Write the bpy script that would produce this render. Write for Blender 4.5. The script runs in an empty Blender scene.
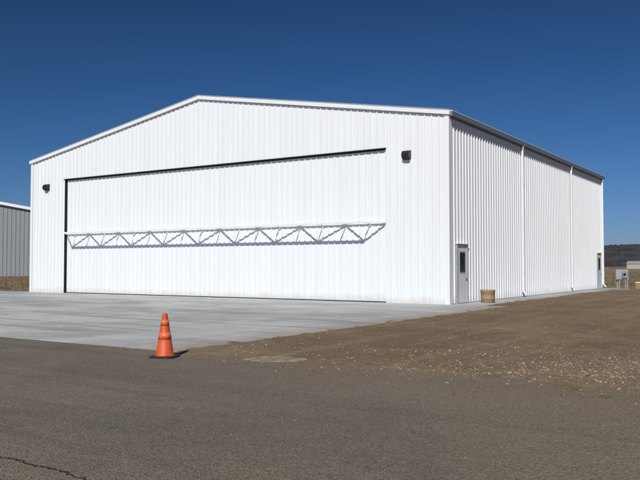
import bpy, bmesh, math, random
from mathutils import Vector, noise, Matrix
random.seed(7)
scene=bpy.context.scene
R=math.radians
# ---------------------------------------------------------------- frame: building corner at origin
CAM=Vector((11.60,-26.79,1.5)); YAW=R(33.2); F=748.0; HOR=266.0
fw=Vector((-math.sin(YAW),math.cos(YAW),0)); rt=Vector((math.cos(YAW),math.sin(YAW),0))
def G(px,py,z=0.0):
    d=F*(1.5-z)/(py-HOR)
    p=CAM+fw*d+rt*((px-320)/F*d); p.z=z; return p
def D(px,d,z=0.0):
    p=CAM+fw*d+rt*((px-320)/F*d); p.z=z; return p
# ---------------------------------------------------------------- node helpers
def mat(name):
    m=bpy.data.materials.new(name); m.use_nodes=True
    nt=m.node_tree; b=nt.nodes['Principled BSDF']
    return m,nt,b
def N(nt,t,**k):
    n=nt.nodes.new(t)
    for a,v in k.items(): setattr(n,a,v)
    return n
def setin(nt,sock,v):
    if isinstance(v,bpy.types.NodeSocket): nt.links.new(v,sock)
    elif v is not None: sock.default_value=v
def M(nt,op,a,b=None,c=None,clamp=False):
    n=N(nt,'ShaderNodeMath',operation=op,use_clamp=clamp)
    setin(nt,n.inputs[0],a)
    if b is not None: setin(nt,n.inputs[1],b)
    if c is not None: setin(nt,n.inputs[2],c)
    return n.outputs[0]
def mix(nt,f,a,b,bt='MIX'):
    n=N(nt,'ShaderNodeMix',data_type='RGBA',blend_type=bt)
    setin(nt,n.inputs[0],f)
    setin(nt,n.inputs[6],a if isinstance(a,bpy.types.NodeSocket) else (*a,1))
    setin(nt,n.inputs[7],b if isinstance(b,bpy.types.NodeSocket) else (*b,1))
    return n.outputs[2]
def pos(nt): return N(nt,'ShaderNodeNewGeometry').outputs['Position']
def mapv(nt,v,scale=(1,1,1),rot=(0,0,0)):
    n=N(nt,'ShaderNodeMapping'); nt.links.new(v,n.inputs[0])
    n.inputs['Scale'].default_value=scale; n.inputs['Rotation'].default_value=rot
    return n.outputs[0]
def noi(nt,v,sc,det=4,rough=.55,dist=0):
    n=N(nt,'ShaderNodeTexNoise'); nt.links.new(v,n.inputs['Vector'])
    n.inputs['Scale'].default_value=sc; n.inputs['Detail'].default_value=det
    n.inputs['Roughness'].default_value=rough; n.inputs['Distortion'].default_value=dist
    return n.outputs[0]
def vor(nt,v,sc,feature='F1',out='Distance'):
    n=N(nt,'ShaderNodeTexVoronoi',feature=feature); nt.links.new(v,n.inputs['Vector'])
    n.inputs['Scale'].default_value=sc
    return n.outputs[out]
def ss(nt,v,a,b):
    n=N(nt,'ShaderNodeMapRange',interpolation_type='SMOOTHSTEP')
    setin(nt,n.inputs[0],v); n.inputs[1].default_value=a; n.inputs[2].default_value=b
    return n.outputs[0]
def sep(nt,v):
    n=N(nt,'ShaderNodeSeparateXYZ'); nt.links.new(v,n.inputs[0]); return n.outputs
def bump(nt,b,h,st=.3,dist=.01):
    n=N(nt,'ShaderNodeBump'); n.inputs['Strength'].default_value=st; n.inputs['Distance'].default_value=dist
    nt.links.new(h,n.inputs['Height']); nt.links.new(n.outputs[0],b.inputs['Normal'])
def simple(name,col,rough=.5,metal=0,var=.15,sc=6,bst=0):
    m,nt,b=mat(name); p=pos(nt)
    n=noi(nt,p,sc,5)
    c=mix(nt,ss(nt,n,.3,.7),tuple(x*(1-var) for x in col),tuple(min(1,x*(1+var)) for x in col))
    nt.links.new(c,b.inputs['Base Color']); b.inputs['Roughness'].default_value=rough
    b.inputs['Metallic'].default_value=metal
    if bst: bump(nt,b,noi(nt,p,sc*8,4),bst,.01)
    return m
# ---------------------------------------------------------------- materials
def white_metal(name,col,splash=True):
    m,nt,b=mat(name); p=pos(nt); z=sep(nt,p)[2]
    streak=noi(nt,mapv(nt,p,(3,3,.15)),1.5,4)
    c=mix(nt,ss(nt,streak,.35,.75),col,tuple(x*.95 for x in col))
    if splash:
        zz=M(nt,'ADD',z,M(nt,'MULTIPLY',noi(nt,p,2.5,5),-.5))
        f=M(nt,'MULTIPLY',M(nt,'SUBTRACT',1.0,ss(nt,zz,-.25,.15)),.35)
        c=mix(nt,f,c,(.42,.35,.27))
    nt.links.new(c,b.inputs['Base Color'])
    b.inputs['Roughness'].default_value=.42
    b.inputs['Specular IOR Level'].default_value=.4
    bump(nt,b,noi(nt,mapv(nt,p,(1,1,.5)),1.3,3),.25,.02)
    return m
WHITE=white_metal('white_painted_metal',(.775,.795,.805))
TRIM=white_metal('white_trim',(.80,.81,.82),False)
GUTTER_SHADE=simple('gutter_metal',(.16,.18,.21),.45,0,.08)  # shade on the white gutter's underside is put into this dark grey
BLACK=simple('black_rubber',(.012,.012,.014),.7,0,.3)
DARKM=simple('dark_housing',(.018,.018,.02),.4)
GREY=simple('grey_paint',(.33,.35,.37),.45,0,.08)
STEEL=simple('galvanized',(.45,.47,.48),.4,.6,.15,20)
GLASSM,nt,b=mat('window_glass'); b.inputs['Base Color'].default_value=(.02,.025,.03,1); b.inputs['Roughness'].default_value=.08
GREYWALL=white_metal('grey_metal_wall',(.25,.27,.285),False)

CONC,nt,b=mat('concrete'); p=pos(nt); x,y,z=sep(nt,p)
jx=M(nt,'ABSOLUTE',M(nt,'SUBTRACT',M(nt,'FRACT',M(nt,'DIVIDE',M(nt,'ADD',x,100-2.1),4.3)),.5))
jy=M(nt,'ABSOLUTE',M(nt,'SUBTRACT',M(nt,'FRACT',M(nt,'DIVIDE',M(nt,'ADD',y,100),4.3)),.5))
joint=M(nt,'MAXIMUM',ss(nt,jx,.4955,.498),ss(nt,jy,.4955,.498))
cell=N(nt,'ShaderNodeCombineXYZ')
nt.links.new(M(nt,'FLOOR',M(nt,'ADD',M(nt,'DIVIDE',M(nt,'ADD',x,100-2.1),4.3),0.5)),cell.inputs[0])
nt.links.new(M(nt,'FLOOR',M(nt,'ADD',M(nt,'DIVIDE',M(nt,'ADD',y,100),4.3),0.5)),cell.inputs[1])
wn=N(nt,'ShaderNodeTexWhiteNoise',noise_dimensions='3D'); nt.links.new(cell.outputs[0],wn.inputs[0])
big=noi(nt,p,.22,6,.6,1.2); fine=noi(nt,p,9,6,.65); st=noi(nt,mapv(nt,p,(.10,1.3,1),(0,0,R(6))),1.2,6,.62,.8)
broom=noi(nt,mapv(nt,p,(.25,6,1)),2.0,4,.6); blot=noi(nt,mapv(nt,p,(.45,.8,1)),.45,7,.62,1.0)
c=mix(nt,ss(nt,big,.32,.62),(.38,.38,.37),(.53,.53,.51))
c=mix(nt,M(nt,'MULTIPLY',ss(nt,st,.50,.60),.60),c,(.21,.215,.21))
c=mix(nt,M(nt,'MULTIPLY',ss(nt,blot,.52,.62),.50),c,(.23,.235,.235))
c=mix(nt,M(nt,'MULTIPLY',ss(nt,broom,.45,.75),.22),c,(.24,.24,.24))
c=mix(nt,M(nt,'MULTIPLY',wn.outputs[0],.25),c,(.60,.60,.58))
c=mix(nt,M(nt,'MULTIPLY',ss(nt,fine,.45,.8),.25),c,(.25,.24,.22))
dustn=M(nt,'ADD',M(nt,'MULTIPLY',noi(nt,p,.9,6,.65),2.4),x)
c=mix(nt,M(nt,'MULTIPLY',ss(nt,dustn,1.9,4.0),.75),c,(.30,.235,.17))
c=mix(nt,M(nt,'MULTIPLY',joint,.8),c,(.08,.075,.07))
nt.links.new(c,b.inputs['Base Color']); b.inputs['Roughness'].default_value=.85
bump(nt,b,M(nt,'SUBTRACT',noi(nt,p,40,4),M(nt,'MULTIPLY',joint,3.0)),.3,.004)

ASPH,nt,b=mat('asphalt'); p=pos(nt); x,y,z=sep(nt,p)
big=noi(nt,p,.35,6,.62,.6); med=noi(nt,p,3.5,6,.6); ag=vor(nt,p,70,out='Color'); agd=vor(nt,p,70)
gx=N(nt,'ShaderNodeSeparateColor'); nt.links.new(ag,gx.inputs[0])
c=mix(nt,ss(nt,big,.3,.7),(.150,.132,.106),(.235,.200,.155))
c=mix(nt,M(nt,'MULTIPLY',ss(nt,med,.4,.75),.5),c,(.26,.212,.155))
stk=noi(nt,mapv(nt,p,(.08,1.6,1),(0,0,R(-3))),1.0,6,.6,.4)
c=mix(nt,M(nt,'MULTIPLY',ss(nt,stk,.48,.68),.55),c,(.115,.102,.084))
dn=M(nt,'ADD',M(nt,'ADD',M(nt,'MULTIPLY',x,.10),M(nt,'MULTIPLY',y,.05)),M(nt,'MULTIPLY',noi(nt,p,.8,6,.65),1.6))
c=mix(nt,M(nt,'MULTIPLY',ss(nt,dn,-.3,1.4),.75),c,(.222,.175,.125))
rim=M(nt,'ADD',y,M(nt,'MULTIPLY',noi(nt,p,1.1,7,.68),-2.2))
side=ss(nt,M(nt,'ADD',x,M(nt,'MULTIPLY',noi(nt,p,.6,5,.6),3)),1.5,4.5)
c=mix(nt,M(nt,'MULTIPLY',M(nt,'MULTIPLY',ss(nt,rim,-20.4,-18.6),side),.65),c,(.235,.175,.115))
c=mix(nt,M(nt,'MULTIPLY',ss(nt,gx.outputs[0],.8,.98),.5),c,(.40,.35,.29))
c=mix(nt,M(nt,'MULTIPLY',ss(nt,gx.outputs[1],.7,.95),.6),c,(.055,.048,.040))
nt.links.new(c,b.inputs['Base Color']); b.inputs['Roughness'].default_value=.95; b.inputs['Specular IOR Level'].default_value=.25
bump(nt,b,M(nt,'ADD',M(nt,'MULTIPLY',agd,1.0),M(nt,'MULTIPLY',med,1.2)),.8,.014)

DIRT,nt,b=mat('bare_dirt'); p=pos(nt)
big=noi(nt,p,.25,6,.6,.8); med=noi(nt,p,2.2,7,.65); fi=noi(nt,p,22,6,.7); tr=noi(nt,mapv(nt,p,(1.6,.10,1),(0,0,R(14))),1.2,6,.6,.5)
c=mix(nt,ss(nt,big,.3,.7),(.180,.124,.072),(.275,.200,.125))
c=mix(nt,M(nt,'MULTIPLY',ss(nt,med,.42,.7),.5),c,(.140,.094,.054))
c=mix(nt,M(nt,'MULTIPLY',ss(nt,tr,.5,.66),.45),c,(.31,.235,.152))
c=mix(nt,M(nt,'MULTIPLY',ss(nt,fi,.52,.78),.6),c,(.38,.30,.205))
vr=vor(nt,p,16); vc=N(nt,'ShaderNodeSeparateColor'); nt.links.new(vor(nt,p,16,out='Color'),vc.inputs[0])
peb=M(nt,'MULTIPLY',M(nt,'SUBTRACT',1.0,ss(nt,vr,.15,.32)),ss(nt,vc.outputs[0],.60,.72))
c=mix(nt,M(nt,'MULTIPLY',peb,.4),c,(.35,.28,.20))
nt.links.new(c,b.inputs['Base Color']); b.inputs['Roughness'].default_value=.95; b.inputs['Specular IOR Level'].default_value=.2
bump(nt,b,M(nt,'ADD',M(nt,'ADD',med,M(nt,'MULTIPLY',fi,.5)),M(nt,'MULTIPLY',peb,.25)),.95,.06)

FIELD,nt,b=mat('dry_field'); p=pos(nt)
big=noi(nt,p,.02,6,.6,.6); med=noi(nt,mapv(nt,p,(1,1,1)),.25,7,.65); fi=noi(nt,p,4,6,.7)
c=mix(nt,ss(nt,big,.35,.65),(.20,.140,.08),(.29,.21,.125))
c=mix(nt,M(nt,'MULTIPLY',ss(nt,med,.42,.7),.5),c,(.12,.085,.05))
c=mix(nt,M(nt,'MULTIPLY',ss(nt,fi,.5,.8),.4),c,(.34,.27,.17))
nt.links.new(c,b.inputs['Base Color']); b.inputs['Roughness'].default_value=.95
bump(nt,b,fi,.6,.05)
# ---------------------------------------------------------------- mesh helpers
def obj(name,me,m=None,parent=None):
    o=bpy.data.objects.new(name,me); scene.collection.objects.link(o)
    if m: me.materials.append(m)
    if parent: o.parent=parent
    return o
def empty(name,loc=(0,0,0)):
    o=bpy.data.objects.new(name,None); scene.collection.objects.link(o); o.location=loc; o.empty_display_size=.3
    return o
def fromdata(name,v,f,m=None,parent=None,smooth=False):
    me=bpy.data.meshes.new(name); me.from_pydata([tuple(q) for q in v],[],f); me.update()
    if smooth: me.polygons.foreach_set('use_smooth',[True]*len(me.polygons))
    return obj(name,me,m,parent)
def box(name,lo,hi,m,parent=None,bev=0):
    bm=bmesh.new(); bmesh.ops.create_cube(bm,size=1)
    for v in bm.verts:
        v.co=Vector([lo[i] if v.co[i]<0 else hi[i] for i in range(3)])
    if bev: bmesh.ops.bevel(bm,geom=bm.edges[:],offset=bev,segments=2,affect='EDGES')
    me=bpy.data.meshes.new(name); bm.to_mesh(me); bm.free()
    return obj(name,me,m,parent)
def beam_bm(bm,a,b,w,h=None,up=Vector((0,0,1))):
    h=h or w; a=Vector(a); b=Vector(b); d=(b-a).normalized()
    if abs(d.dot(up))>.98: up=Vector((0,1,0))
    s=d.cross(up).normalized(); u=s.cross(d).normalized()
    vs=[bm.verts.new(q+s*(i*w/2)+u*(j*h/2)) for q in (a,b) for i,j in ((-1,-1),(1,-1),(1,1),(-1,1))]
    for f in ((0,1,2,3),(7,6,5,4),(0,4,5,1),(1,5,6,2),(2,6,7,3),(3,7,4,0)):
        bm.faces.new([vs[i] for i in f])
def finish(name,bm,m,parent=None,smooth=False):
    bmesh.ops.recalc_face_normals(bm,faces=bm.faces[:])
    me=bpy.data.meshes.new(name); bm.to_mesh(me); bm.free()
    if smooth: me.polygons.foreach_set('use_smooth',[True]*len(me.polygons))
    return obj(name,me,m,parent)
def tube_bm(bm,a,b,r1,r2=None,n=12):
    r2=r1 if r2 is None else r2
    a=Vector(a); b=Vector(b); d=(b-a).normalized(); up=Vector((0,0,1))
    if abs(d.dot(up))>.98: up=Vector((0,1,0))
    s=d.cross(up).normalized(); u=s.cross(d).normalized()
    A=[bm.verts.new(a+(s*math.cos(t)+u*math.sin(t))*r1) for t in [2*math.pi*i/n for i in range(n)]]
    B=[bm.verts.new(b+(s*math.cos(t)+u*math.sin(t))*r2) for t in [2*math.pi*i/n for i in range(n)]]
    for i in range(n): bm.faces.new((A[i],A[(i+1)%n],B[(i+1)%n],B[i]))
    bm.faces.new(A[::-1]); bm.faces.new(B)
def lathe(name,prof,loc,m,parent=None,n=40,smooth=True):
    v=[];f=[]
    for r,z in prof:
        for i in range(n):
            t=2*math.pi*i/n; v.append((loc[0]+r*math.cos(t),loc[1]+r*math.sin(t),loc[2]+z))
    for k in range(len(prof)-1):
        for i in range(n):
            f.append((k*n+i,k*n+(i+1)%n,(k+1)*n+(i+1)%n,(k+1)*n+i))
    return fromdata(name,v,f,m,parent,smooth)
PITCH=.305
def ribbed(name,org,dirv,length,nrm,z0,z1,m,parent,phase=0.0,hgt=.044,pitch=PITCH):
    org=Vector(org);dirv=Vector(dirv);nrm=Vector(nrm)
    pts=[(0,0)]
    k=math.floor(-phase/pitch)-1
    while True:
        c=phase+k*pitch; k+=1
        if c-.04>length: break
        for q,h in ((c-.040,0),(c-.019,hgt),(c+.019,hgt),(c+.040,0),(c+.122,0),(c+.132,.006),(c+.142,0),(c+.165,0),(c+.175,.006),(c+.185,0)):
            if 0<q<length: pts.append((q,h))
    pts.append((length,0))
    pts.sort()
    v=[];f=[]
    for q,h in pts:
        b0=org+dirv*q+nrm*h
        v.append((b0.x,b0.y,z0(q))); v.append((b0.x,b0.y,z1(q)))
    for i in range(len(pts)-1):
        f.append((2*i,2*i+2,2*i+3,2*i+1))
    return fromdata(name,v,f,m,parent)
# ---------------------------------------------------------------- HANGAR
W=25.7; L=25.5; EH=7.42; PK=9.58; DL=-22.8; DR=-2.74; DT=6.28
hg=empty('aircraft_hangar')
def roofz(a):
    return EH+(PK-EH)*(1-abs(a+W/2)/(W/2))
def fz(z): return lambda q:z
ribbed('front_wall_left',(-W,0,0),(1,0,0),W+DL,(0,-1,0),fz(.02),lambda q:roofz(-W+q),WHITE,hg)
ribbed('front_wall_right',(DR,0,0),(1,0,0),-DR,(0,-1,0),fz(.02),lambda q:roofz(DR+q),WHITE,hg,phase=(-(DR+W))%PITCH)
ribbed('front_wall_header',(DL,0,0),(1,0,0),DR-DL,(0,-1,0),fz(DT),lambda q:roofz(DL+q),WHITE,hg,phase=(-(DL+W))%PITCH)
RB=.14
ribbed('hangar_door_panel',(DL+.07,RB,0),(1,0,0),DR-DL-.07,(0,-1,0),fz(.06),fz(DT-.05),WHITE,hg,phase=(-(DL+.07+W))%PITCH)
box('door_bottom_seal',(DL+.07,RB-.03,.0),(DR-.003,RB+.05,.06),BLACK,hg)
box('door_top_seal',(DL,RB-.01,DT-.05),(DR,RB+.06,DT+.03),BLACK,hg)
box('door_jamb_left',(DL-.04,.004,.02),(DL+.02,RB+.05,DT),BLACK,hg)  # darkness of the gap at the door edge painted into the jamb colour
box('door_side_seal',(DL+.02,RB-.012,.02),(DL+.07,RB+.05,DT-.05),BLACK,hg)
box('door_jamb_right',(DR,.004,.02),(DR+.03,RB+.05,DT),TRIM,hg)
box('header_soffit',(DL,.004,DT+.03),(DR,RB,DT+.07),BLACK,hg)
box('header_drip_trim',(DL-.06,-.05,DT-.006),(DR+.03,.003,DT+.024),BLACK,hg)
ribbed('side_wall',(0,0,0),(0,1,0),L,(1,0,0),fz(.02),fz(EH),WHITE,hg,phase=.18)
ribbed('far_side_wall',(-W,0,0),(0,1,0),L,(-1,0,0),fz(.02),fz(EH),WHITE,hg,phase=.18)
ribbed('rear_wall',(-W,L,0),(1,0,0),W,(0,1,0),fz(.02),lambda q:roofz(-W+q),WHITE,hg)
OV=.06
v=[(-W-OV,-OV,EH-.01),(-W/2,-OV,PK+.0),(OV,-OV,EH-.01),(-W-OV,L+OV,EH-.01),(-W/2,L+OV,PK),(OV,L+OV,EH-.01)]
v=[(q[0],q[1],q[2]+.06) for q in v]
v2=[(q[0],q[1],q[2]+.06) for q in v]
fromdata('roof',v+v2,[(6,7,10,9),(7,8,11,10),(0,3,4,1),(1,4,5,2),(0,1,7,6),(1,2,8,7),(3,9,10,4),(4,10,11,5),(0,6,9,3),(2,5,11,8)],TRIM,hg)
def rake(name,y0,y1,h=.20,top=.14,m=TRIM):
    for nm,(xa,xb) in (('a',(-W-.10,-W/2)),('b',(-W/2,.10))):
        za=EH-.02 if nm=='a' else PK; zb=PK if nm=='a' else EH-.02
        vv=[(xa,y0,za-h+top),(xb,y0,zb-h+top),(xb,y0,zb+top),(xa,y0,za+top),(xa,y1,za-h+top),(xb,y1,zb-h+top),(xb,y1,zb+top),(xa,y1,za+top)]
        fromdata(name+'_'+nm,vv,[(0,1,2,3),(7,6,5,4),(0,4,5,1),(1,5,6,2),(2,6,7,3),(3,7,4,0)],m,hg)
rake('rake_trim_front',-.13,-.061); rake('rake_trim_rear',L+.061,L+.11)
rake('rake_drip_edge',-.145,-.131,.035,.145,GREY)
for nm,x0,x1,y0,y1 in (('corner_trim_fr',-.14,.048,-.055,.14),('corner_trim_fl',-W-.045,-W+.14,-.055,.14),('corner_trim_rr',-.14,.048,L-.14,L+.045)):
    sx=1 if x1>-1 else -1
    zc=EH-.02
    if sx>0:
        box(nm+'_face',(x0,y0 if y0<1 else y1-.03,.02),(x1,(y0+.03) if y0<1 else y1,zc),TRIM,hg)
        box(nm+'_side',(x1-.03,(y0+.03) if y0<1 else y0,.02),(x1-.001,y1 if y0<1 else y1-.03,zc),TRIM,hg)
    else:
        box(nm+'_face',(x0,y0,.02),(x1,y0+.03,zc),TRIM,hg)
        box(nm+'_side',(x0,y0+.03,.02),(x0+.03,y1,zc),TRIM,hg)
box('base_trim_side',(.002,.14,.0),(.055,L-.14,.05),GREY,hg)
for nm,x0,x1 in (('gutter',.06,.20),('gutter_far',-W-.20,-W-.06)):
    box(nm,(x0,-.055,EH-.12),(x1,L+.05,EH+.055),GUTTER_SHADE,hg)
    box(nm+'_lip',(x0-.0 if x0<0 else x0,-.058,EH+.057),(x1+.008,L+.053,EH+.085),TRIM,hg)
box('eave_trim',(.003,.14,EH-.18),(.058,L-.14,EH+.03),GUTTER_SHADE,hg)  # same grey, with the shade below the eave painted in
for t in (8.58,17.4,L-.35):
    bm=bmesh.new()
    beam_bm(bm,(.115,t,.28),(.115,t,EH-.32),.10,.075)
    beam_bm(bm,(.115,t,EH-.34),(.15,t,EH-.10),.10,.075)
    beam_bm(bm,(.115,t,.30),(.27,t,.12),.10,.075)
    for z in (1.2,3.3,5.4): beam_bm(bm,(.158,t-.07,z),(.158,t+.07,z),.008,.04)
    finish('downspout',bm,TRIM,hg)
def pdoor(nm,t0,t1,h):
    e=hg
    box(nm+'_frame_l',(.0,t0,.02),(.085,t0+.07,h),GREY,e); box(nm+'_frame_r',(.0,t1-.07,.02),(.085,t1,h),GREY,e)
    box(nm+'_frame_top',(.0,t0+.07,h-.08),(.085,t1-.07,h),GREY,e)
    box(nm+'_drip_cap',(.0,t0-.04,h+.002),(.11,t1+.04,h+.03),TRIM,e)
    box(nm+'_leaf',(.0,t0+.075,.06),(.055,t1-.075,h-.085),TRIM,e)
    box(nm+'_window_frame',(.055,t0+.26,1.22),(.065,t1-.26,h-.28),GREY,e)
    box(nm+'_window',(.065,t0+.30,1.27),(.069,t1-.30,h-.33),GLASSM,e)
    box(nm+'_threshold',(.0,t0+.07,.02),(.10,t1-.07,.058),STEEL,e)
    bm=bmesh.new(); beam_bm(bm,(.055,t1-.16,1.02),(.10,t1-.16,1.02),.04); beam_bm(bm,(.095,t1-.17,1.02),(.095,t1-.30,1.02),.02,.025)
    finish(nm+'_handle',bm,STEEL,e)
pdoor('service_door',.62,1.72,2.36); pdoor('rear_service_door',23.7,24.8,2.34)
for nm,a in (('wall_light_r',-1.75),('wall_light_l',-24.27)):
    zc=5.92
    vv=[]
    prof=[(-.0,.16),(-.12,.16),(-.20,.05),(-.20,-.04),(-.14,-.16),(0,-.16)]
    for sx in (-.16,.16):
        for yy,zz in prof: vv.append((a+sx,-.048+yy,zc+zz))
    n=len(prof); ff=[tuple(range(n)),tuple(range(2*n-1,n-1,-1))]+[(i,i+n,(i+1)%n+n,(i+1)%n) for i in range(n)]
    fromdata(nm,vv,ff,DARKM,hg)
    box(nm+'_lens',(a-.13,-.217,zc-.15),(a+.13,-.17,zc-.10),GLASSM,hg)
    box(nm+'_backplate',(a-.17,-.047,zc-.18),(a+.17,-.002,zc+.18),DARKM,hg)
bm=bmesh.new(); TZ=3.27; TO=-.80; y0=RB-.08; xl=DL+.10; xr=DR-.04; ol=-21.96; orr=-3.53
beam_bm(bm,(xl,y0,TZ),(xr,y0,TZ),.08,.08)
beam_bm(bm,(ol,TO,TZ),(orr,TO,TZ),.08,.08)
beam_bm(bm,(ol,TO,TZ),(xl,y0-.04,TZ),.055); beam_bm(bm,(orr,TO,TZ),(xr,y0-.04,TZ),.055)
n=16; st=(orr-ol)/n
for i in range(n+1):
    xx=ol+st*i
    beam_bm(bm,(xx,TO+.04,TZ),(xx,y0-.04,TZ),.035)
    if i<n:
        if i%2==0: beam_bm(bm,(xx,TO+.04,TZ+.001),(xx+st,y0-.04,TZ+.001),.05)
        else: beam_bm(bm,(xx,y0-.04,TZ+.001),(xx+st,TO+.04,TZ+.001),.05)
for i in range(0,n+1,2):
    xx=ol+st*i
    beam_bm(bm,(xx,RB-.055,TZ-.13),(xx,RB-.055,TZ+.08),.08,.02)
finish('door_truss',bm,TRIM,hg)
# ---------------------------------------------------------------- GROUND
NS=64; f=[]
rings=[60,140,300,700,1500,3500,7000]
v=[(11.6,-26.8,0)]
for r in rings:
    for i in range(NS):
        t=2*math.pi*i/NS; v.append((11.6+r*math.cos(t),-26.8+r*math.sin(t),0))
for i in range(NS): f.append((0,1+i,1+(i+1)%NS))
for k in range(len(rings)-1):
    for i in range(NS): f.append((1+k*NS+i,1+(k+1)*NS+i,1+(k+1)*NS+(i+1)%NS,1+k*NS+(i+1)%NS))
fromdata('ground',v,f,FIELD)
fromdata('asphalt_taxiway',[(-90,-60,.004),(90,-60,.004),(90,-17.0,.004),(-90,-17.0,.004)],[(0,1,2,3)],ASPH)
box('concrete_apron',(-36,-17.2,-.1),(2.35,-.002,.02),CONC)
box('concrete_walkway',(0.0,0.0,-.1),(1.35,26.0,.02),CONC)
box('concrete_floor',(-W+.02,.0,-.1),(-.002,L-.02,.018),CONC)
def sstep(a,b,x):
    t=max(0,min(1,(x-a)/(b-a))); return t*t*(3-2*t)
def dirt_h(x,y):
    nA=noise.fractal(Vector((x*.5,y*.5,3)),1,2.0,5)
    nB=noise.fractal(Vector((x*2.6,y*2.6,9)),.8,2.1,5)
    rim_y=y+17.75+.5*nA+.22*nB
    h=.055*sstep(-.35,1.8,rim_y)-.018
    ex=(2.35 if y<0.0 else 1.35)
    if 0.0<=y<1.0: ex=2.35-y
    dx=x-ex
    e=sstep(-.9,.9,dx+.30*nA+.18*nB)
    h=min(h,-.012+.06*e)
    rut=0
    u=x+.12*y+.5*noise.noise(Vector((0,y*.15,5)))
    for c in (5.2,6.9,9.4,11.1):
        rut-=.026*math.exp(-((u-c)/.17)**2)-.012*math.exp(-((abs(u-c)-.30)/.10)**2)
    return h+.019*nB+.014*nA*sstep(0,2,dx)+rut*sstep(-17,-14.5,y)*(.5+.5*nA)
def grid(name,xs,ys,hf,m):
    v=[(x,y,hf(x,y)) for y in ys for x in xs]; nx=len(xs)
    f=[(j*nx+i,j*nx+i+1,(j+1)*nx+i+1,(j+1)*nx+i) for j in range(len(ys)-1) for i in range(nx-1)]
    return fromdata(name,v,f,m,None,True)
def steps(segs):
    o=[]
    for a,b,d in segs:
        n=int(round((b-a)/d)); o+= [a+(b-a)*i/n for i in range(n)]
    o.append(segs[-1][1]); return o
xs=steps([(.8,13,.05),(13,22,.14),(22,60,.5)]); ys=steps([(-18.8,-12,.05),(-12,0,.12),(0,33,.3)])
grid('dirt_ground',xs,ys,dirt_h,DIRT)
PATCH=simple('light_soil',(.28,.215,.145),.95,0,.3,7,.8)
lp=G(273,359.5); nx=46; vv=[]; ff=[]
for j in range(nx):
    for i in range(nx):
        X=(i/(nx-1)-.5)*1.5; Y=(j/(nx-1)-.5)*1.2
        x_,y_=lp.x+rt.x*X+fw.x*Y,lp.y+rt.y*X+fw.y*Y
        rr=math.hypot(X/.62,Y/.46)+.35*noise.fractal(Vector((x_*2.5,y_*2.5,4)),1,2,4)
        vv.append((x_,y_,max(.0,dirt_h(x_,y_))-.03+.05*(1-sstep(.55,1.0,rr))+.006*noise.noise(Vector((x_*14,y_*14,0)))))
for j in range(nx-1):
    for i in range(nx-1): ff.append((j*nx+i,j*nx+i+1,(j+1)*nx+i+1,(j+1)*nx+i))
fromdata('soil_spill',vv,ff,PATCH,None,True)
STONE=simple('gravel_stone',(.29,.235,.175),.95,0,.5,9)
def stones(name,n,gen,m):
    ico=bmesh.new(); bmesh.ops.create_icosphere(ico,subdivisions=1,radius=1); bv=[q.co.copy() for q in ico.verts]; bf=[[w.index for w in q.verts] for q in ico.faces]; ico.free()
    v=[];f=[]
    for _ in range(n):
        x,y,z,r=gen(); o=len(v); sx,sy,sz=random.uniform(.7,1.3),random.uniform(.7,1.3),random.uniform(.4,.8); a=random.random()*6.28
        for q in bv:
            k=random.uniform(.75,1.2); X,Y,Z=q.x*sx*r*k,q.y*sy*r*k,q.z*sz*r*k
            v.append((x+X*math.cos(a)-Y*math.sin(a),y+X*math.sin(a)+Y*math.cos(a),z+Z))
        f+=[[o+i for i in t] for t in bf]
    return fromdata(name,v,f,m)
def gen1():
    while True:
        x=random.uniform(2.2,24); y=-17.0+random.gauss(0,.5)+abs(random.gauss(0,1.6))
        d=.5+.5*noise.noise(Vector((x*.6,y*.6,1)))
        pr=(.09+.91*sstep(4.5,9.0,x))*(d**1.5)*2
        if y<-18.9: continue
        if random.random()<pr:
            r=random.choice([.005,.007,.008,.010,.012,.015,.020])*random.uniform(.7,1.2)
            return x,y,max(.004,dirt_h(x,y))+r*.12,r
def gen2():
    x=random.uniform(2.0,30); y=random.uniform(-18,14); r=random.uniform(.006,.015)*random.choice([1,1,1,1.7])
    return x,y,max(.004,dirt_h(x,y))+r*.1,r
def gen3():
    x=random.uniform(-20,22); y=-18-abs(random.gauss(0,2.5)); r=random.uniform(.003,.008)
    return x,y,.004+r*.3,r
CLOD=simple('dirt_clod',(.19,.135,.085),.98,0,.3,9)
stones('gravel',14000,gen1,STONE); stones('loose_stones',2800,gen2,STONE); stones('asphalt_grit',1800,gen3,STONE)
stones('dirt_clods',4500,lambda:(lambda t:(t[0],t[1],t[2],t[3]*1.7))(gen2()),CLOD)
CR=simple('crack_fill',(.02,.018,.016),.95)
pts=[G(a,b_) for a,b_ in ((-60,449),(0,456),(18,458),(36,464),(58,468),(84,477),(120,489),(170,505))]
vv=[];ff=[];dense=[]
for i in range(len(pts)-1):
    for k in range(14):
        dense.append(pts[i].lerp(pts[i+1],k/14))
for i,q in enumerate(dense):
    off=.035*noise.noise(Vector((i*.35,0,0)))+.012*random.uniform(-1,1); w=.005+.009*random.random()
    d=(pts[-1]-pts[0]).normalized(); nrm=Vector((-d.y,d.x,0))
    vv+=[q+nrm*(off-w)+Vector((0,0,.008)),q+nrm*(off+w)+Vector((0,0,.008))]
for i in range(len(dense)-1): ff.append((2*i,2*i+1,2*i+3,2*i+2))
fromdata('asphalt_crack',vv,ff,CR)
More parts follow.
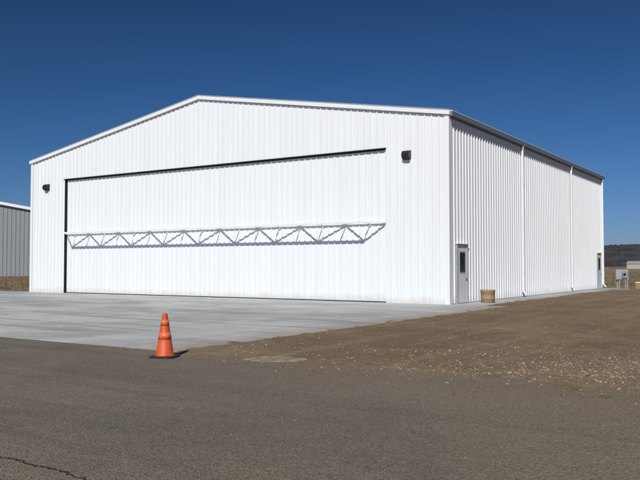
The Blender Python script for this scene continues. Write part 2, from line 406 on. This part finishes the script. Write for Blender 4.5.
# ---------------------------------------------------------------- TRAFFIC CONE
cp=G(165.5,357); cone=empty('traffic_cone',(0,0,0))
ORG,nt,b=mat('cone_orange'); p=pos(nt)
c=mix(nt,ss(nt,noi(nt,p,14,6,.65),.35,.75),(.70,.105,.025),(.48,.07,.02))
c=mix(nt,M(nt,'MULTIPLY',ss(nt,noi(nt,p,45,5,.7),.56,.75),.65),c,(.2,.10,.06))
nt.links.new(c,b.inputs['Base Color']); b.inputs['Roughness'].default_value=.55
BAND=simple('cone_collar',(.74,.17,.055),.4,0,.15,20)
zb=.004
lathe('body',[(.165,.03),(.155,.045),(.145,.06),(.040,.70),(.038,.715),(.030,.722),(.027,.70),(.12,.05)],(cp.x,cp.y,zb),ORG,cone)
lathe('collar_upper',[(.0725-.003,.52),(.0745,.52),(.0575,.622),(.0545,.622)],(cp.x,cp.y,zb),BAND,cone)
lathe('collar_lower',[(.108-.003,.30),(.1105,.30),(.0920,.412),(.089,.412)],(cp.x,cp.y,zb),BAND,cone)
bm=bmesh.new(); ca=.35
def ringpts(r,z):
    o=[]
    for i in range(4):
        a0=ca+i*math.pi/2
        ex=Vector((math.cos(a0),math.sin(a0))); ey=Vector((-ex.y,ex.x))
        for k in (-.75,.75): o.append(Vector((cp.x,cp.y))+ex*r+ey*r*k)
    return [bm.verts.new((q.x,q.y,zb+z)) for q in o]
rs=[ringpts(.205,.001),ringpts(.21,.02),ringpts(.19,.034),ringpts(.13,.037)]
for A,B in zip(rs,rs[1:]):
    for i in range(8): bm.faces.new((A[i],A[(i+1)%8],B[(i+1)%8],B[i]))
bm.faces.new(rs[-1]); bm.faces.new(rs[0][::-1])
finish('base',bm,simple('cone_base_rubber',(.03,.022,.02),.8),cone)
# ---------------------------------------------------------------- PLANTER
pp=Vector((.66,2.35,.02)); pl=empty('barrel_planter')
TAN=simple('tan_aggregate',(.36,.25,.14),.85,0,.3,25,.5)
lathe('tub',[(.24,0),(.27,.02),(.285,.20),(.29,.44),(.305,.45),(.305,.52),(.27,.52),(.262,.44),(0,.43)],pp,TAN,pl)
for z in (.12,.36): lathe('hoop',[(.282,z),(.296,z+.003),(.298,z+.025),(.285,z+.028)],pp,simple('hoop_brown',(.24,.165,.09),.7),pl)
lathe('soil',[(.258,.455),(.15,.475),(0,.48)],pp,DIRT,pl)
# ---------------------------------------------------------------- UTILITY CABINET
up=G(622,290); ue=empty('electrical_cabinet')
def lbox(nm,c,lo,hi,m,par,bev=0.01): return box(nm,tuple(c[i]+lo[i] for i in range(3)),tuple(c[i]+hi[i] for i in range(3)),m,par,bev)
c0=Vector((up.x,up.y,0))
lbox('post_l',c0,(-.33,-.04,0),(-.26,.04,1.30),STEEL,ue); lbox('post_r',c0,(.26,-.04,0),(.33,.04,1.30),STEEL,ue)
lbox('backboard',c0,(-.36,-.065,.62),(.36,-.041,1.28),GREY,ue,.004)
lbox('panel_box',c0,(-.33,-.25,.66),(.02,-.066,1.25),GREY,ue,.015)
lbox('meter_box',c0,(.07,-.22,.75),(.33,-.066,1.18),STEEL,ue,.015)
bm=bmesh.new(); tube_bm(bm,c0+Vector((.20,-.22,1.0)),c0+Vector((.20,-.32,1.0)),.085,.07,20); finish('meter',bm,GLASSM,ue)
bm=bmesh.new(); tube_bm(bm,c0+Vector((-.15,-.15,0)),c0+Vector((-.15,-.15,.67)),.04); tube_bm(bm,c0+Vector((.20,-.14,0)),c0+Vector((.20,-.14,.76)),.03); finish('conduits',bm,STEEL,ue)
lbox('foot_pad',c0,(-.45,-.35,-.02),(.45,.2,.06),CONC,ue)
u2=G(638,289); pe=empty('utility_pedestal'); c1=Vector((u2.x,u2.y,0))
lbox('body',c1,(-.14,-.14,0),(.14,.14,.38),simple('orange_brown',(.36,.19,.09),.6),pe,.02)
lbox('cap',c1,(-.17,-.17,.38),(.17,.17,.46),TRIM,pe,.03)
# ---------------------------------------------------------------- NEIGHBOURING HANGAR (left)
g2=empty('grey_hangar')
corner=D(42,112)
ax=(rt*.985+fw*.17).normalized(); ay=Vector((-ax.y,ax.x,0))
Wd=32; org=corner-ax*Wd
def r2(q): return 9.55+(2.9)*(1-abs(q-Wd/2)/(Wd/2))
ribbed('front_wall',org,ax,Wd,-ay,fz(0),r2,GREYWALL,g2,pitch=.6,hgt=.09)
def quad(nm,pts,m,par): return fromdata(nm,pts,[tuple(range(len(pts)))],m,par)
def P2(q,d,z): w=org+ax*q+ay*d; return (w.x,w.y,z)
quad('side_wall_r',[P2(Wd,0,0),P2(Wd,30,0),P2(Wd,30,r2(Wd)),P2(Wd,0,r2(Wd))],GREYWALL,g2)
quad('side_wall_l',[P2(0,0,0),P2(0,30,0),P2(0,30,r2(0)),P2(0,0,r2(0))],GREYWALL,g2)
quad('rear_wall',[P2(0,30,0),P2(Wd,30,0),P2(Wd,30,r2(Wd)),P2(Wd/2,30,r2(Wd/2)),P2(0,30,r2(0))],GREYWALL,g2)
for nm,q0,q1 in (('roof_l',-.4,Wd/2),('roof_r',Wd/2,Wd+.4)):
    za=r2(q0)+.0;zb_=r2(q1)
    vv=[P2(q0,-.5,za),P2(q1,-.5,zb_),P2(q1,30.5,zb_),P2(q0,30.5,za)]+[P2(q0,-.5,za+.42),P2(q1,-.5,zb_+.42),P2(q1,30.5,zb_+.42),P2(q0,30.5,za+.42)]
    fromdata(nm,vv,[(3,2,1,0),(4,5,6,7),(0,1,5,4),(1,2,6,5),(2,3,7,6),(3,0,4,7)],TRIM,g2)
# ---------------------------------------------------------------- DISTANCE
HILL=simple('wooded_hill',(.036,.037,.040),1,0,.45,.03)
v=[];f=[];n=1400
for i in range(n):
    t=-1.3+2.6*i/(n-1)
    d=fw*math.cos(t)+rt*math.sin(t)
    hh=48+9*noise.noise(Vector((t*3.2,1.5,0)))+4*sstep(.3,.42,t)+2.6*noise.fractal(Vector((t*160,2,0)),.5,2,6)
    for rr,z in ((1350,-1),(1550,hh*.72),(1750,hh)):
        q=CAM+d*rr; v.append((q.x,q.y,z))
for i in range(n-1):
    for k in range(2): f.append((3*i+k,3*i+3+k,3*i+4+k,3*i+1+k))
fromdata('wooded_hills',v,f,HILL)
TREE=simple('winter_tree',(.075,.06,.048),1,0,.4,.3)
bm=bmesh.new()
def tree(bx,by,h):
    tube_bm(bm,(bx,by,0),(bx,by,h*.55),h*.022,h*.01,5)
    for _ in range(7):
        a=random.random()*6.28; z=h*random.uniform(.25,.5); l=h*random.uniform(.2,.38)
        tube_bm(bm,(bx,by,z),(bx+math.cos(a)*l*.7,by+math.sin(a)*l*.7,z+l),h*.009,h*.004,4)
    for _ in range(90):
        a=random.random()*6.28; e=random.uniform(-.8,1.57); rr=random.random()**.45
        c=Vector((bx+math.cos(a)*math.cos(e)*h*.32*rr,by+math.sin(a)*math.cos(e)*h*.32*rr,h*.60+math.sin(e)*h*.38*rr))
        s=h*random.uniform(.02,.05)
        d=[Vector((random.uniform(-1,1),random.uniform(-1,1),random.uniform(-1,1)))*s for _ in range(3)]
        bm.faces.new([bm.verts.new(c+q) for q in d])
for i in range(380):
    t=random.uniform(-.75,.75); dd=random.uniform(420,680)
    q=CAM+(fw*math.cos(t)+rt*math.sin(t))*dd
    tree(q.x,q.y,random.uniform(5,9)*(1.0 if random.random()<.8 else 1.4))
me=bpy.data.meshes.new('distant_trees'); bm.to_mesh(me); bm.free(); obj('distant_trees',me,TREE)
fb=empty('farm_building'); q=D(636,400)
box('walls',(q.x-4,q.y-4,0),(q.x+4,q.y+4,2.7),simple('barn_wall',(.40,.37,.32),.8),fb)
fromdata('roof',[(q.x-4.3,q.y-4.3,2.6),(q.x+4.3,q.y-4.3,2.6),(q.x+4.3,q.y,4.1),(q.x-4.3,q.y,4.1),(q.x-4.3,q.y+4.3,2.6),(q.x+4.3,q.y+4.3,2.6)],[(0,1,2,3),(3,2,5,4),(0,3,4),(1,5,2)],GREY,fb)
GR=simple('dry_grass_blades',(.22,.165,.10),.9,0,.35,1.5)
v=[];f=[]
def tuft(x,y,h):
    for _ in range(5):
        a=random.random()*6.28; lx,ly=math.cos(a)*h*.5,math.sin(a)*h*.5; w=.02+h*.05; px_,py_=-math.sin(a)*w,math.cos(a)*w
        o=len(v); jx,jy=random.uniform(-.15,.15),random.uniform(-.15,.15)
        v.extend([(x+jx-px_,y+jy-py_,0),(x+jx+px_,y+jy+py_,0),(x+jx+lx,y+jy+ly,h*random.uniform(.7,1.1))]); f.append((o,o+1,o+2))
cnt=0
while cnt<9000:
    d=random.uniform(48,150); px=random.uniform(590,760); q=D(px,d)
    if q.y<33.2 and q.x<60: continue
    tuft(q.x,q.y,random.uniform(.10,.32)); cnt+=1
for _ in range(5000):
    d=random.uniform(46,105); q=D(random.uniform(-60,34),d)
    if q.x>-W-.5 and q.y<L+1: continue
    if q.y<0.3: continue
    tuft(q.x,q.y,random.uniform(.05,.14))
fromdata('dry_grass',v,f,GR)
# ---------------------------------------------------------------- LIGHT
EL=R(38); sd=Vector((.329*math.cos(EL),-.944*math.cos(EL),math.sin(EL))).normalized()
sl=bpy.data.lights.new('sun','SUN'); sl.energy=3.95; sl.angle=R(.5); sl.color=(1,.97,.925)
so=bpy.data.objects.new('sun',sl); scene.collection.objects.link(so); so.rotation_euler=sd.to_track_quat('Z','Y').to_euler(); so.location=(0,0,40)
w=bpy.data.worlds.new('World'); scene.world=w; w.use_nodes=True; nt=w.node_tree
bg=nt.nodes['Background']; sk=nt.nodes.new('ShaderNodeTexSky'); sk.sky_type='NISHITA'; sk.sun_disc=False
sk.sun_elevation=EL; sk.sun_rotation=math.atan2(sd.x,sd.y); sk.altitude=300; sk.air_density=1.0; sk.dust_density=.3; sk.ozone_density=4.0
# clear winter sky: tone curve on the physical sky, colour-balanced towards blue
vm=nt.nodes.new('ShaderNodeVectorMath'); vm.operation='SCALE'; vm.inputs['Scale'].default_value=.075
ga=nt.nodes.new('ShaderNodeGamma'); ga.inputs['Gamma'].default_value=1.6
nt.links.new(sk.outputs[0],vm.inputs[0]); nt.links.new(vm.outputs[0],ga.inputs[0])
sp=sep(nt,ga.outputs[0]); cb=nt.nodes.new('ShaderNodeCombineXYZ')
def soft(x,g,k): return M(nt,'DIVIDE',M(nt,'MULTIPLY',x,g),M(nt,'ADD',1.0,M(nt,'MULTIPLY',x,k)))
nt.links.new(soft(sp[0],5.8,.5),cb.inputs[0])
nt.links.new(soft(sp[1],8.2,.7),cb.inputs[1])
nt.links.new(M(nt,'ADD',M(nt,'MULTIPLY',sp[2],7.6),M(nt,'MULTIPLY',sp[1],2.6)),cb.inputs[2])
nt.links.new(cb.outputs[0],bg.inputs[0]); bg.inputs[1].default_value=.1
# ---------------------------------------------------------------- CAMERA
cd=bpy.data.cameras.new('camera'); cam=bpy.data.objects.new('camera',cd); scene.collection.objects.link(cam)
cd.sensor_width=36; cd.lens=F/640*36; cd.clip_end=12000; cd.clip_start=.05
cam.location=CAM; cam.rotation_euler=(R(90)+math.atan((HOR-240)/F),0,YAW); scene.camera=cam
scene.view_settings.view_transform='Standard'; scene.view_settings.look='None'; scene.view_settings.exposure=0
